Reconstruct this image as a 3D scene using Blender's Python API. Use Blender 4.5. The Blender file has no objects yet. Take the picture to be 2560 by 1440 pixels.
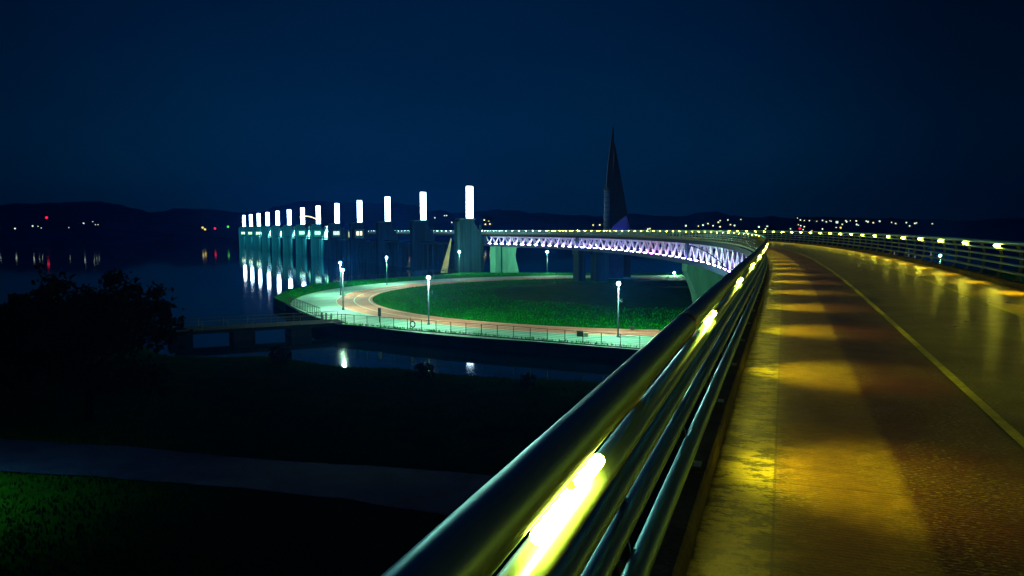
import bpy, bmesh, math, random
from mathutils import Vector, noise
from math import sin, cos, pi, radians
import numpy as np

# ------------------------------------------------------------------ camera, sky, exposure
sc = bpy.context.scene
CZ = 10.3                                   # eye height above the river meadow
cam_d = bpy.data.cameras.new("camera")
cam = bpy.data.objects.new("camera", cam_d)
sc.collection.objects.link(cam)
sc.camera = cam
cam_d.sensor_width = 36.0
cam_d.lens = 36.0 * 1900 / 2560
cam_d.clip_start = 0.05
cam_d.clip_end = 9000
cam.location = (0, 0, CZ)
PITCH = math.atan((720 - 577.7) / 1900.0)
cam.rotation_euler = (pi / 2 - PITCH, 0, 0)

world = bpy.data.worlds.new("World")
sc.world = world
world.use_nodes = True
wn, wl = world.node_tree.nodes, world.node_tree.links
for n in list(wn): wn.remove(n)
w_out = wn.new("ShaderNodeOutputWorld")
w_bg = wn.new("ShaderNodeBackground")
w_tc = wn.new("ShaderNodeTexCoord")
w_sep = wn.new("ShaderNodeSeparateXYZ")
w_rmp = wn.new("ShaderNodeValToRGB")
wl.new(w_tc.outputs["Generated"], w_sep.inputs[0])
wl.new(w_sep.outputs["Z"], w_rmp.inputs[0])
cr = w_rmp.color_ramp
cr.elements[0].position = 0.0; cr.elements[0].color = (0.0, 0.0150, 0.0420, 1)
cr.elements[1].position = 1.0; cr.elements[1].color = (0.0, 0.0120, 0.0360, 1)
for p_, c_ in ((0.05, (0, 0.0165, 0.048)), (0.12, (0, 0.0150, 0.048)), (0.22, (0, 0.0100, 0.038)), (0.4, (0, 0.0062, 0.026))):
    e_ = cr.elements.new(p_); e_.color = (*c_, 1)
w_ns = wn.new("ShaderNodeTexNoise"); w_ns.inputs["Scale"].default_value = 2.2; w_ns.inputs["Detail"].default_value = 3
w_map = wn.new("ShaderNodeMapping"); w_map.inputs["Scale"].default_value = (1, 1, 2.5)
wl.new(w_tc.outputs["Generated"], w_map.inputs[0]); wl.new(w_map.outputs[0], w_ns.inputs[0])
w_mr = wn.new("ShaderNodeMapRange"); w_mr.inputs["To Min"].default_value = 0.68; w_mr.inputs["To Max"].default_value = 1.34
wl.new(w_ns.outputs[0], w_mr.inputs["Value"])
# the sky is brighter above the lit weir than out to the sides
w_dot = wn.new("ShaderNodeVectorMath"); w_dot.operation = 'DOT_PRODUCT'
w_dot.inputs[1].default_value = (-0.10, 0.99, 0.05)
wl.new(w_tc.outputs["Generated"], w_dot.inputs[0])
w_mr2 = wn.new("ShaderNodeMapRange")
w_mr2.inputs["From Min"].default_value = 0.78; w_mr2.inputs["From Max"].default_value = 1.0
w_mr2.inputs["To Min"].default_value = 0.34; w_mr2.inputs["To Max"].default_value = 1.22
w_mr2.interpolation_type = 'SMOOTHSTEP'
wl.new(w_dot.outputs["Value"], w_mr2.inputs["Value"])
w_mul = wn.new("ShaderNodeMath"); w_mul.operation = 'MULTIPLY'
wl.new(w_mr.outputs[0], w_mul.inputs[0]); wl.new(w_mr2.outputs[0], w_mul.inputs[1])
wl.new(w_rmp.outputs[0], w_bg.inputs["Color"]); wl.new(w_mul.outputs[0], w_bg.inputs["Strength"])
wl.new(w_bg.outputs[0], w_out.inputs[0])

sc.view_settings.view_transform = 'Standard'
sc.view_settings.look = 'None'
sc.view_settings.exposure = 0
sc.view_settings.gamma = 1
cy = sc.cycles
cy.use_denoising = True
cy.use_light_tree = True
cy.max_bounces = 5; cy.diffuse_bounces = 2; cy.glossy_bounces = 3; cy.transmission_bounces = 2; cy.volume_bounces = 0
cy.sample_clamp_indirect = 4.0
cy.caustics_reflective = False; cy.caustics_refractive = False
random.seed(7)
C = sc.collection

# ------------------------------------------------------------------ helpers
class MB:
    """collects plain geometry and links it as one mesh object"""
    def __init__(s): s.v = []; s.f = []; s.uv = []; s.sm = False
    def add(s, vs, fs, uvs=None):
        o = len(s.v); s.v += [tuple(p) for p in vs]; s.f += [tuple(o + i for i in f) for f in fs]
        if uvs: s.uv += list(uvs)
    def box(s, c, size, rz=0.0, top=1.0, topy=None, shift=(0, 0)):
        hx, hy, hz = size[0] / 2, size[1] / 2, size[2] / 2
        topy = top if topy is None else topy
        vs = []
        for z, a, b, dx, dy in ((-hz, 1, 1, 0, 0), (hz, top, topy, shift[0], shift[1])):
            for x, y in ((-hx, -hy), (hx, -hy), (hx, hy), (-hx, hy)):
                X, Y = x * a + dx, y * b + dy
                vs.append((c[0] + X * cos(rz) - Y * sin(rz), c[1] + X * sin(rz) + Y * cos(rz), c[2] + z))
        s.add(vs, [(3, 2, 1, 0), (4, 5, 6, 7), (0, 1, 5, 4), (1, 2, 6, 5), (2, 3, 7, 6), (3, 0, 4, 7)])
    def bar(s, a, b, w, h, up=(0, 0, 1)):
        a, b, up = Vector(a), Vector(b), Vector(up)
        d = (b - a).normalized(); x = d.cross(up)
        if x.length < 1e-4: x = d.cross(Vector((1, 0, 0)))
        x.normalize(); y = x.cross(d)
        vs = [p + x * i * w / 2 + y * j * h / 2 for p in (a, b) for i, j in ((-1, -1), (1, -1), (1, 1), (-1, 1))]
        s.add(vs, [(3, 2, 1, 0), (4, 5, 6, 7), (0, 1, 5, 4), (1, 2, 6, 5), (2, 3, 7, 6), (3, 0, 4, 7)])
    def tube(s, pts, r, n=8, flat=1.0, caps=True):
        P = [Vector(p) for p in pts]; m = len(P)
        rr = r if isinstance(r, (list, tuple)) else [r] * m
        vs = []
        for i, p in enumerate(P):
            d = (P[min(i + 1, m - 1)] - P[max(i - 1, 0)]).normalized()
            up = Vector((0, 0, 1)) if abs(d.z) < .95 else Vector((0, 1, 0))
            x = d.cross(up).normalized(); y = x.cross(d)
            for k in range(n):
                a = 2 * pi * k / n
                vs.append(p + x * cos(a) * rr[i] + y * sin(a) * rr[i] * flat)
        fs = [(i * n + k, i * n + (k + 1) % n, (i + 1) * n + (k + 1) % n, (i + 1) * n + k) for i in range(m - 1) for k in range(n)]
        if caps: fs += [tuple(range(n - 1, -1, -1)), tuple((m - 1) * n + k for k in range(n))]
        s.add(vs, fs)
    def sphere(s, c, r, nu=10, nv=7, sz=1.0):
        vs = [(c[0], c[1], c[2] - r * sz)]
        for j in range(1, nv):
            t = -pi / 2 + pi * j / nv
            for i in range(nu):
                a = 2 * pi * i / nu
                vs.append((c[0] + r * cos(t) * cos(a), c[1] + r * cos(t) * sin(a), c[2] + r * sz * sin(t)))
        vs.append((c[0], c[1], c[2] + r * sz)); L = len(vs) - 1
        fs = [(0, 1 + (i + 1) % nu, 1 + i) for i in range(nu)]
        for j in range(nv - 2):
            for i in range(nu):
                a = 1 + j * nu + i; b = 1 + j * nu + (i + 1) % nu
                fs.append((a, b, b + nu, a + nu))
        o = 1 + (nv - 2) * nu
        fs += [(o + i, o + (i + 1) % nu, L) for i in range(nu)]
        s.add(vs, fs)
    def prism(s, poly, z0, z1):
        n = len(poly)
        s.add([(x, y, z0) for x, y in poly] + [(x, y, z1) for x, y in poly],
              [tuple(range(n - 1, -1, -1)), tuple(range(n, 2 * n))] + [(i, (i + 1) % n, n + (i + 1) % n, n + i) for i in range(n)])
    def sweep(s, prof, s0, s1, ds=1.0, closed=True, uv=False):
        """profile of (offset, height) carried along the bridge axis"""
        n = max(2, int(round((s1 - s0) / ds)) + 1); m = len(prof); vs = []; st = []
        for i in range(n):
            S = s0 + (s1 - s0) * i / (n - 1); st.append(S)
            vs += [PT(S, o, h) for o, h in prof]
        fs = []; uvs = []
        for i in range(n - 1):
            for k in range(m if closed else m - 1):
                k2 = (k + 1) % m
                fs.append((i * m + k, i * m + k2, (i + 1) * m + k2, (i + 1) * m + k))
                uvs += [(prof[k][0], st[i]), (prof[k2][0], st[i]), (prof[k2][0], st[i + 1]), (prof[k][0], st[i + 1])]
        if closed and not uv:
            fs += [tuple(range(m - 1, -1, -1)), tuple((n - 1) * m + k for k in range(m))]
        s.add(vs, fs, uvs if uv else None)
    def build(s, name, mat, parent=None, smooth=False, origin=None, bevel=0.0):
        me = bpy.data.meshes.new(name)
        org = Vector(origin) if origin is not None else Vector((0, 0, 0))
        me.from_pydata([tuple(Vector(p) - org) for p in s.v], [], s.f)
        if s.uv:
            l = me.uv_layers.new(name="UVMap")
            for i, c in enumerate(s.uv): l.data[i].uv = c
        bm = bmesh.new(); bm.from_mesh(me); bmesh.ops.recalc_face_normals(bm, faces=bm.faces) if not s.uv else None
        bm.to_mesh(me); bm.free()
        me.materials.append(mat)
        if smooth:
            for p in me.polygons: p.use_smooth = True
        o = bpy.data.objects.new(name, me); C.objects.link(o)
        if parent is not None: o.parent = parent
        elif origin is not None: o.location = org
        if bevel:
            b = o.modifiers.new("bevel", 'BEVEL'); b.width = bevel; b.segments = 2; b.limit_method = 'ANGLE'
        return o

def tag(o, label=None, cat=None, group=None, kind=None):
    if label: o["label"] = label
    if cat: o["category"] = cat
    if group: o["group"] = group
    if kind: o["kind"] = kind
    return o
def empty(name, loc=(0, 0, 0), rz=0):
    o = bpy.data.objects.new(name, None); C.objects.link(o)
    o.location = loc; o.rotation_euler = (0, 0, rz); o.empty_display_size = .3
    return o
def struct(o): o["kind"] = "structure"; return o
def copy_tree(o, parent=None):
    c = o.copy(); C.objects.link(c)
    if parent is not None: c.parent = parent
    for ch in list(o.children): copy_tree(ch, c)
    return c

def mat(name, col, rough=0.6, metal=0.0, spec=0.5, var=0.0, vscale=3.0, bump=0.0, bscale=20.0, coat=0.0, stretch=(1, 1, 1), col2=None, detail=6):
    m = bpy.data.materials.new(name); m.use_nodes = True
    N, L = m.node_tree.nodes, m.node_tree.links
    b = N["Principled BSDF"]
    b.inputs["Base Color"].default_value = (*col, 1); b.inputs["Roughness"].default_value = rough
    b.inputs["Metallic"].default_value = metal; b.inputs["Specular IOR Level"].default_value = spec
    b.inputs["Coat Weight"].default_value = coat
    tc = N.new("ShaderNodeTexCoord"); mp = N.new("ShaderNodeMapping"); mp.inputs["Scale"].default_value = stretch
    L.new(tc.outputs["Object"], mp.inputs[0])
    if var or col2:
        n = N.new("ShaderNodeTexNoise"); n.inputs["Scale"].default_value = vscale; n.inputs["Detail"].default_value = detail
        n.inputs["Roughness"].default_value = .65
        L.new(mp.outputs[0], n.inputs[0])
        r = N.new("ShaderNodeValToRGB"); r.color_ramp.elements[0].position = .32; r.color_ramp.elements[1].position = .68
        c2 = col2 or tuple(min(1, c * (1 + var)) for c in col)
        c1 = tuple(c * (1 - var) for c in col) if not col2 else col
        r.color_ramp.elements[0].color = (*c1, 1); r.color_ramp.elements[1].color = (*c2, 1)
        L.new(n.outputs[0], r.inputs[0]); L.new(r.outputs[0], b.inputs["Base Color"])
    if bump:
        n2 = N.new("ShaderNodeTexNoise"); n2.inputs["Scale"].default_value = bscale; n2.inputs["Detail"].default_value = 5
        L.new(mp.outputs[0], n2.inputs[0])
        bp = N.new("ShaderNodeBump"); bp.inputs["Strength"].default_value = bump; bp.inputs["Distance"].default_value = .05
        L.new(n2.outputs[0], bp.inputs["Height"]); L.new(bp.outputs[0], b.inputs["Normal"])
    return m
def glow(name, col, strength):
    m = bpy.data.materials.new(name); m.use_nodes = True
    b = m.node_tree.nodes["Principled BSDF"]
    b.inputs["Base Color"].default_value = (*col, 1)
    b.inputs["Emission Color"].default_value = (*col, 1); b.inputs["Emission Strength"].default_value = strength
    b.inputs["Roughness"].default_value = .4
    return m

# ------------------------------------------------------------------ bridge axis (plan and profile)
KN = np.array([0, 40, 80, 120, 160, 200, 240, 300.])
KV = np.array([-.00121, .00353, .00617, .0039, .00612, .00618, .00618, .00618])
SA = np.arange(-8, 330, .25); I0 = int(np.argmin(abs(SA)))
K_ = np.interp(SA, KN, KV); K_[SA < 0] = 0.0
TH = 0.3384 - np.cumsum(K_) * .25; TH += 0.3384 - TH[I0]
TH = np.maximum(TH, -0.4723)               # straight along the weir from here on
AX = np.cumsum(np.sin(TH)) * .25; AY = np.cumsum(np.cos(TH)) * .25
AX -= AX[I0]; AY -= AY[I0]
ZA = np.where(SA < 165, -1.6 + .0081 * SA - 2.465e-5 * SA ** 2, -1.6 + .0081 * 165 - 2.465e-5 * 165 ** 2) + CZ
A0 = -0.376; W = 5.76; BANK = .007
def PT(S, off, h):
    x = np.interp(S, SA, AX); y = np.interp(S, SA, AY); t = np.interp(S, SA, TH); z = np.interp(S, SA, ZA)
    o = A0 + off
    return (x + o * cos(t), y - o * sin(t), z + h + BANK * off)
def HD(S): return float(np.interp(S, SA, TH))
S_END = 207.0; S_WEIR = 318.0

# ------------------------------------------------------------------ materials
def deck_material():
    m = bpy.data.materials.new("worn_deck"); m.use_nodes = True
    N, L = m.node_tree.nodes, m.node_tree.links; b = N["Principled BSDF"]
    uv = N.new("ShaderNodeUVMap"); uv.uv_map = "UVMap"
    sep = N.new("ShaderNodeSeparateXYZ"); L.new(uv.outputs[0], sep.inputs[0])
    def noise_(scale, detail=5, st=(1, 1, 1), rough=.6):
        mp = N.new("ShaderNodeMapping"); mp.inputs["Scale"].default_value = st
        n = N.new("ShaderNodeTexNoise"); n.inputs["Scale"].default_value = scale; n.inputs["Detail"].default_value = detail
        n.inputs["Roughness"].default_value = rough
        L.new(uv.outputs[0], mp.inputs[0]); L.new(mp.outputs[0], n.inputs[0]); return n.outputs[0]
    def mathn(op, a, bb, clamp=False):
        n = N.new("ShaderNodeMath"); n.operation = op; n.use_clamp = clamp
        for i, q in enumerate((a, bb)):
            if isinstance(q, (int, float)): n.inputs[i].default_value = q
            else: L.new(q, n.inputs[i])
        return n.outputs[0]
    def rng(v, a, b_, c, d):
        n = N.new("ShaderNodeMapRange"); L.new(v, n.inputs["Value"])
        for k, q in zip(("From Min", "From Max", "To Min", "To Max"), (a, b_, c, d)): n.inputs[k].default_value = q
        return n.outputs[0]
    # zones across the deck; the rail lamps' cutoff is painted as a darker step
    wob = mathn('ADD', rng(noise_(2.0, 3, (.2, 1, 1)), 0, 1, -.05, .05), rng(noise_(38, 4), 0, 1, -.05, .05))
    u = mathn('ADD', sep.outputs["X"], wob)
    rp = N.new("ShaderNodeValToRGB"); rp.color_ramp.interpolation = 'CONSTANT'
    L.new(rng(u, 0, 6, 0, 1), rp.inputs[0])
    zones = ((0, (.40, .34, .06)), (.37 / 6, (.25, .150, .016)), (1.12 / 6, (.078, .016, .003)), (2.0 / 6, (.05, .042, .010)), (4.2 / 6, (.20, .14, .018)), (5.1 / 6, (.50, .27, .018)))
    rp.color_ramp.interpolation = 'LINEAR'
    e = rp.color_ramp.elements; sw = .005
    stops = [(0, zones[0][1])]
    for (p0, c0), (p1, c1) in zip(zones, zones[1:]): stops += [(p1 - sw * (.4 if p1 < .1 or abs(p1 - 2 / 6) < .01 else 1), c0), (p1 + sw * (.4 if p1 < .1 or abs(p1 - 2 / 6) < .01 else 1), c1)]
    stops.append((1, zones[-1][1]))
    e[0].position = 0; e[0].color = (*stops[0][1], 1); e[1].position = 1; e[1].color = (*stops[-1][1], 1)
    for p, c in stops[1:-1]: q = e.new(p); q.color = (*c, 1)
    # stains, strongest on the gutter strip
    st = noise_(2.6, 11, (1.0, 1.7, 1), .80)
    st2 = noise_(1.1, 4, (1, .5, 1))
    stain = rng(st, .475, .515, .08, 1.25)
    near = rng(u, .30, .60, 1, .0)
    stm = mathn('ADD', mathn('MULTIPLY', stain, near), mathn('SUBTRACT', 1.0, near))
    fine = rng(noise_(60, 3, (1, 1, 1)), .3, .7, .72, 1.25)
    big = mathn('MULTIPLY', rng(st2, .32, .68, .60, 1.3), rng(noise_(7.0, 10, (1.0, 1.7, 1), .75), .36, .62, .55, 1.2))
    # transverse tining and seams
    wv = N.new("ShaderNodeTexWave"); wv.wave_type = 'BANDS'; wv.bands_direction = 'Y'; wv.inputs["Scale"].default_value = 9.0
    wv.inputs["Distortion"].default_value = 2.5; wv.inputs["Detail"].default_value = 2; wv.inputs["Detail Scale"].default_value = 2.5
    L.new(uv.outputs[0], wv.inputs[0])
    seam = mathn('GREATER_THAN', mathn('ABSOLUTE', mathn('SUBTRACT', sep.outputs["X"], .37), 0), .008)
    seam = rng(seam, 0, 1, .45, 1)
    jf = mathn('FRACT', mathn('DIVIDE', sep.outputs["Y"], 4.9), 0)
    joint = rng(mathn('GREATER_THAN', jf, .0035), 0, 1, .4, 1)
    k = mathn('MULTIPLY', mathn('MULTIPLY', stm, fine), mathn('MULTIPLY', big, mathn('MULTIPLY', seam, joint)))
    mix = N.new("ShaderNodeVectorMath"); mix.operation = 'SCALE'
    L.new(rp.outputs[0], mix.inputs[0]); L.new(k, mix.inputs["Scale"])
    # pale flecks, wet glints painted into the colour
    fl = rng(noise_(26, 4, (1.0, 2.6, 1), .7), .54, .60, 0, 1)
    flz = rng(noise_(1.0, 2, (1, .6, 1)), .42, .60, 0, .85)
    fm = mathn('MULTIPLY', fl, flz)
    mx = N.new("ShaderNodeMix"); mx.data_type = 'RGBA'
    L.new(fm, mx.inputs["Factor"]); L.new(mix.outputs[0], mx.inputs[6]); mx.inputs[7].default_value = (.40, .42, .10, 1)
    L.new(mx.outputs[2], b.inputs["Base Color"])
    ro = mathn('SUBTRACT', rng(noise_(2.3, 6, (1, .8, 1)), .30, .70, .29, .42), rng(u, .9, 3.6, 0, .03), True)
    for q_ in N:
        if q_.type == 'MAP_RANGE': q_.clamp = True
    L.new(ro, b.inputs["Roughness"]); b.inputs["Specular IOR Level"].default_value = .55
    hsum = mathn('ADD', mathn('MULTIPLY', wv.outputs[0], .35), mathn('MULTIPLY', noise_(45, 4), .65))
    bp = N.new("ShaderNodeBump"); bp.inputs["Strength"].default_value = .35; bp.inputs["Distance"].default_value = .006
    L.new(hsum, bp.inputs["Height"]); L.new(bp.outputs[0], b.inputs["Normal"])
    return m

M = {}
M['deck'] = deck_material()
M['line'] = mat("line_paint", (.42, .44, .11), .5, var=.35, vscale=9, bump=.2, bscale=60)
M['kerb'] = mat("kerb_concrete", (.085, .085, .035), .75, var=.45, vscale=4, bump=.4, bscale=25)
M['rail'] = mat("rail_paint", (.26, .44, .42), .36, metal=.65, spec=.45, var=.06, vscale=1.5)
M['rail'].node_tree.nodes['Principled BSDF'].inputs['Specular Tint'].default_value = (.30, .55, .70, 1)
M['post'] = mat("post_steel", (.34, .35, .22), .42, metal=.6, var=.2, vscale=6)
M['housing'] = mat("lamp_housing", (.25, .26, .15), .35, metal=.7, var=.15)
M['lens'] = glow("rail_lamp_lens", (1.0, .90, .06), 120)
M['lens_end'] = glow("rail_lamp_end", (.80, .72, .01), 1.6)
M['lens_cool'] = glow("cool_lamp_lens", (.55, .95, .80), 40)
M['girder'] = mat("girder_steel", (.018, .038, .11), .7, spec=.2, var=.25, vscale=1.5, bump=.1)
M['lattice'] = mat("lattice_paint", (.66, .60, .82), .5, var=.15, vscale=1.5)
M['fascia'] = mat("deck_fascia", (.010, .016, .026), .8, spec=.1, var=.3)
M['violet'] = glow("violet_strip_light", (.62, .45, 1.0), 105)
M['rose'] = glow("rose_strip_light", (.90, .30, .85), 80)
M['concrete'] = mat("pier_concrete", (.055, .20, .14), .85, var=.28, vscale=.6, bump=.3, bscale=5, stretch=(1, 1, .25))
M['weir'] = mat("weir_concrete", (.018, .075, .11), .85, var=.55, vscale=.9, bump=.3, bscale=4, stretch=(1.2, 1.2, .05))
M['weir_half_shaded'] = mat("weir_half_shaded_concrete", (.008, .036, .050), .9, spec=.2, var=.7, vscale=.9, stretch=(1.2, 1.2, .05))  # weir concrete again, colour lowered to imitate weaker light
M['weir_shaded'] = mat("weir_shaded_concrete", (.005, .020, .042), .9, spec=.2, var=.7, vscale=.9, stretch=(1.2, 1.2, .05))  # weir concrete again, colour lowered further to imitate unlit piers
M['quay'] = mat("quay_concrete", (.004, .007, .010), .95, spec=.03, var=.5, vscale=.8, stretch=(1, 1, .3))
M['paving'] = mat("pale_paving", (.06, .19, .15), .8, var=.0, col2=(.20, .36, .28), vscale=.22, stretch=(1, 1.6, 1), bump=.2, bscale=6)
M['track'] = mat("red_track", (.34, .085, .05), .85, col2=(.46, .15, .09), vscale=.5, bump=.2, bscale=8)
M['trackline'] = mat("track_line", (.55, .50, .36), .8, var=.2)
M['grass_g'] = mat("meadow_soil", (.001, .05, .001), .95, spec=.02, col2=(.002, .10, .001), vscale=.7, bump=.8, bscale=4)
M['grass_b'] = mat("grass_blades", (.001, .12, .001), .9, spec=.05, col2=(.003, .25, .002), vscale=.9)
M['bank'] = mat("bank_soil", (.003, .014, .002), .95, col2=(.005, .026, .003), vscale=.5, bump=.3, bscale=3, spec=0)
M['bankblade'] = mat("bank_grass_blades", (.002, .018, .001), .85, col2=(.004, .036, .002), vscale=.6, spec=0)
M['asphalt'] = mat("path_asphalt", (.004, .008, .09), .95, spec=.02, col2=(.008, .018, .15), vscale=.7, bump=.3, bscale=10)
M['hill'] = mat("hill_woods", (.010, .014, .34), 1.0, spec=0, var=.6, vscale=.03, detail=10)  # blue of the lit haze over the woods is put into this colour
M['polem'] = mat("lamp_pole_paint", (.05, .11, .12), .45, metal=.3, var=.1)
M['pathlamp'] = glow("path_lamp_globe", (.50, 1.0, .66), 8500)
M['pathlamp_far'] = glow("dim_lamp_globe", (.35, 1.0, .85), 60)
M['pillar'] = glow("pillar_glass", (.50, .76, 1.0), 26)
M['pillarf'] = mat("pillar_frame", (.35, .42, .5), .4, metal=.6, var=.1)
M['fence'] = mat("fence_steel", (.025, .032, .03), .6, spec=.2, metal=.3, var=.2)
M['dark'] = mat("dark_metal", (.012, .014, .014), .6, var=.3)
M['leaf'] = mat("tree_leaves", (.004, .012, .004), .8, spec=.15, var=.5, vscale=2)
M['bark'] = mat("tree_bark", (.002, .0022, .0018), 1.0, spec=0, var=.4, bump=.5)
M['sail'] = mat("sail_cladding", (.004, .004, .014), .6, spec=.2, var=.3, vscale=.5)
M['cyl'] = mat("tower_cladding", (.02, .07, .30), .6, var=.45, vscale=.8, stretch=(1, 1, .3))
M['fin'] = mat("fin_concrete", (.05, .06, .35), .7, var=.2)
M['ochre'] = mat("gate_panel", (.42, .33, .14), .7, var=.25, vscale=.8)
M['win'] = glow("warm_window", (1.0, .95, .62), 1.7)
M['win2'] = glow("pale_window", (.75, 1.0, .90), 1.5)
M['winy'] = glow("yellow_window", (1.0, .82, .18), 1.3)
M['red'] = glow("red_beacon", (1.0, .02, .08), 1.6)
M['grn'] = glow("green_beacon", (.10, .9, .15), 1.2)
M['uplight'] = glow("uplight_lens", (.70, 1.0, .85), 30)
M['house'] = mat("house_render", (.02, .025, .04), .9, var=.2)
M['roofm'] = mat("house_roof", (.01, .012, .02), .9, var=.2)
M['ring'] = mat("lifebuoy_foam", (.04, .012, .012), .6, var=.2)

# ------------------------------------------------------------------ water and land
ZW = -1.25
wm = bpy.data.materials.new("river_water"); wm.use_nodes = True
N, L = wm.node_tree.nodes, wm.node_tree.links; b = N["Principled BSDF"]
b.inputs["Base Color"].default_value = (.0, .004, .010, 1); b.inputs["Roughness"].default_value = .045
b.inputs["IOR"].default_value = 1.33; b.inputs["Specular IOR Level"].default_value = .6
tc = N.new("ShaderNodeTexCoord"); mp = N.new("ShaderNodeMapping"); mp.inputs["Scale"].default_value = (.9, .28, 1)
n1 = N.new("ShaderNodeTexNoise"); n1.inputs["Scale"].default_value = 1.1; n1.inputs["Detail"].default_value = 4
L.new(tc.outputs["Object"], mp.inputs[0]); L.new(mp.outputs[0], n1.inputs[0])
bp = N.new("ShaderNodeBump"); bp.inputs["Strength"].default_value = .05; bp.inputs["Distance"].default_value = .06
L.new(n1.outputs[0], bp.inputs["Height"]); L.new(bp.outputs[0], b.inputs["Normal"])
mb = MB(); mb.add([(-4000, -500, ZW), (4000, -500, ZW), (4000, 6000, ZW), (-4000, 6000, ZW)], [(0, 1, 2, 3)])
struct(mb.build("water", wm))

quay_corner = (-19.0, 83.5)
loop_poly = [(60, 38.2), (-19, 83.5), (-23.2, 90), (-28.0, 99), (-31.5, 106.5), (-37.2, 118), (-40, 135.6), (-38.6, 148), (-33.5, 158.6),
             (-26, 169), (-17.5, 180), (-13.0, 190), (-1.0, 189), (24, 188), (70, 192), (160, 205), (300, 190), (420, 100), (420, 38.2)]
mb = MB(); mb.prism(loop_poly, -3.0, 0.0)
struct(mb.build("ground", M['grass_g']))
# dark quay wall face along the pond
mb = MB()
for a, b_ in (((60, 38.2), (-19, 83.5)), ((-19, 83.5), (-23.2, 90)), ((-23.2, 90), (-28, 99)), ((-28, 99), (-31.5, 106.5))):
    d = Vector((b_[0] - a[0], b_[1] - a[1])).normalized(); n = Vector((-d.y, d.x))   # outward
    if n.dot(Vector((-1, -1))) < 0: n = -n
    n *= .35
    mb.prism([(a[0], a[1]), (b_[0], b_[1]), (b_[0] + n.x, b_[1] + n.y), (a[0] + n.x, a[1] + n.y)], -3.0, .06)
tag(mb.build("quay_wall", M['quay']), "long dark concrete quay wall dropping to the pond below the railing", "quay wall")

IC = (21.8, 122.0)
def ringpts(r0, r1, a0, a1, z, n=96, zf=None):
    vs = []; fs = []
    for i in range(n + 1):
        a = a0 + (a1 - a0) * i / n
        vs += [(IC[0] + r0 * cos(a), IC[1] + r0 * sin(a), z), (IC[0] + r1 * cos(a), IC[1] + r1 * sin(a), z)]
    fs = [(2 * i, 2 * i + 1, 2 * i + 3, 2 * i + 2) for i in range(n)]
    return vs, fs
# pale outer paving: ring plus the wedge out to the quay edge
mb = MB(); mb.add(*ringpts(48.9, 55.2, radians(75), radians(360), .012, 120))
mb.add([(59.5, 38.9, .012), (-18.7, 83.8, .012), (-22.8, 90.1, .012), (-28.6, 101, .012), (-32.1, 109, .012), (-29.5, 103.9, .013), (-15, 82.5, .013), (0, 71.5, .013), (21.8, 66.8, .013), (59.5, 66.8, .012)],
       [(0, 1, 6, 7), (0, 7, 8, 9), (1, 2, 5, 6), (2, 3, 4, 5)])
# close the sliver between wedge and ring
struct(mb.build("paving", M['paving']))
mb = MB(); mb.add(*ringpts(43.6, 48.9, radians(75), radians(360), .020, 120)); struct(mb.build("track", M['track']))
mb = MB()
for r in (46.2, 48.75, 44.0): mb.add(*ringpts(r, r + .14, radians(75), radians(360), .026, 120))
struct(mb.build("track_markings", M['trackline']))

# raised grass island
mb = MB(); R_, na, nr = 43.4, 96, 16
def island_z(x, y):
    r = math.hypot(x - IC[0], y - IC[1]) / R_
    return max(0, 1 - r ** 6) * (.35 + .5 * noise.noise(Vector((x * .08, y * .08, 3)))) + .06 * noise.noise(Vector((x * .6, y * .6, 1))) * (1 - r ** 8) + .03
vs = [(IC[0], IC[1], island_z(*IC))]
for j in range(1, nr + 1):
    r = R_ * (j / nr) ** .75
    for i in range(na):
        a = 2 * pi * i / na; rr = r * (1 + (.004 * sin(7 * a) + .003 * sin(23 * a)) * (j == nr))
        x, y = IC[0] + rr * cos(a), IC[1] + rr * sin(a); vs.append((x, y, island_z(x, y) if j < nr else .012))
fs = [(0, 1 + i, 1 + (i + 1) % na) for i in range(na)]
for j in range(nr - 1):
    for i in range(na):
        a = 1 + j * na + i; b_ = 1 + j * na + (i + 1) % na
        fs.append((a, a + na, b_ + na, b_))
mb.add(vs, fs); struct(mb.build("island", M['grass_g'], smooth=True))

def blades(name, pts, h, material, label):
    mb = MB()
    for x, y, z in pts:
        hh = h * random.uniform(.5, 1.3); a = random.uniform(0, pi); w = hh * .28
        dx, dy = cos(a) * w, sin(a) * w; lx, ly = random.uniform(-.4, .4) * hh, random.uniform(-.4, .4) * hh
        mb.add([(x - dx, y - dy, z - .03), (x + dx, y + dy, z - .03), (x + lx, y + ly, z + hh)], [(0, 1, 2)])
    return tag(mb.build(name, material), label, "grass", kind="stuff")
pts = []
while len(pts) < 16000:
    a = random.uniform(radians(95), radians(345)); r = 43.3 * random.uniform(.2, 1) ** .35
    x, y = IC[0] + r * cos(a), IC[1] + r * sin(a); pts.append((x, y, island_z(x, y)))
while len(pts) < 23000:
    a = random.uniform(radians(85), radians(205)); r = random.uniform(55.6, 66)
    x, y = IC[0] + r * cos(a), IC[1] + r * sin(a)
    if x > -38.5 + max(0, abs(y - 140) - 12) * .5 and y < 186 and y > 108: pts.append((x, y, 0))
for k in range(900):       # weeds along the quay edge
    t = random.random() ** .8; x = -19 + 60 * (1 - t); y = 83.5 - .5734 * (x + 19); pts.append((x + random.uniform(0, .5), y + random.uniform(.05, .6), .05))
blades("grass", pts, .20, M['grass_b'], "rough green grass on the round island and along the outer verge")

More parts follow.
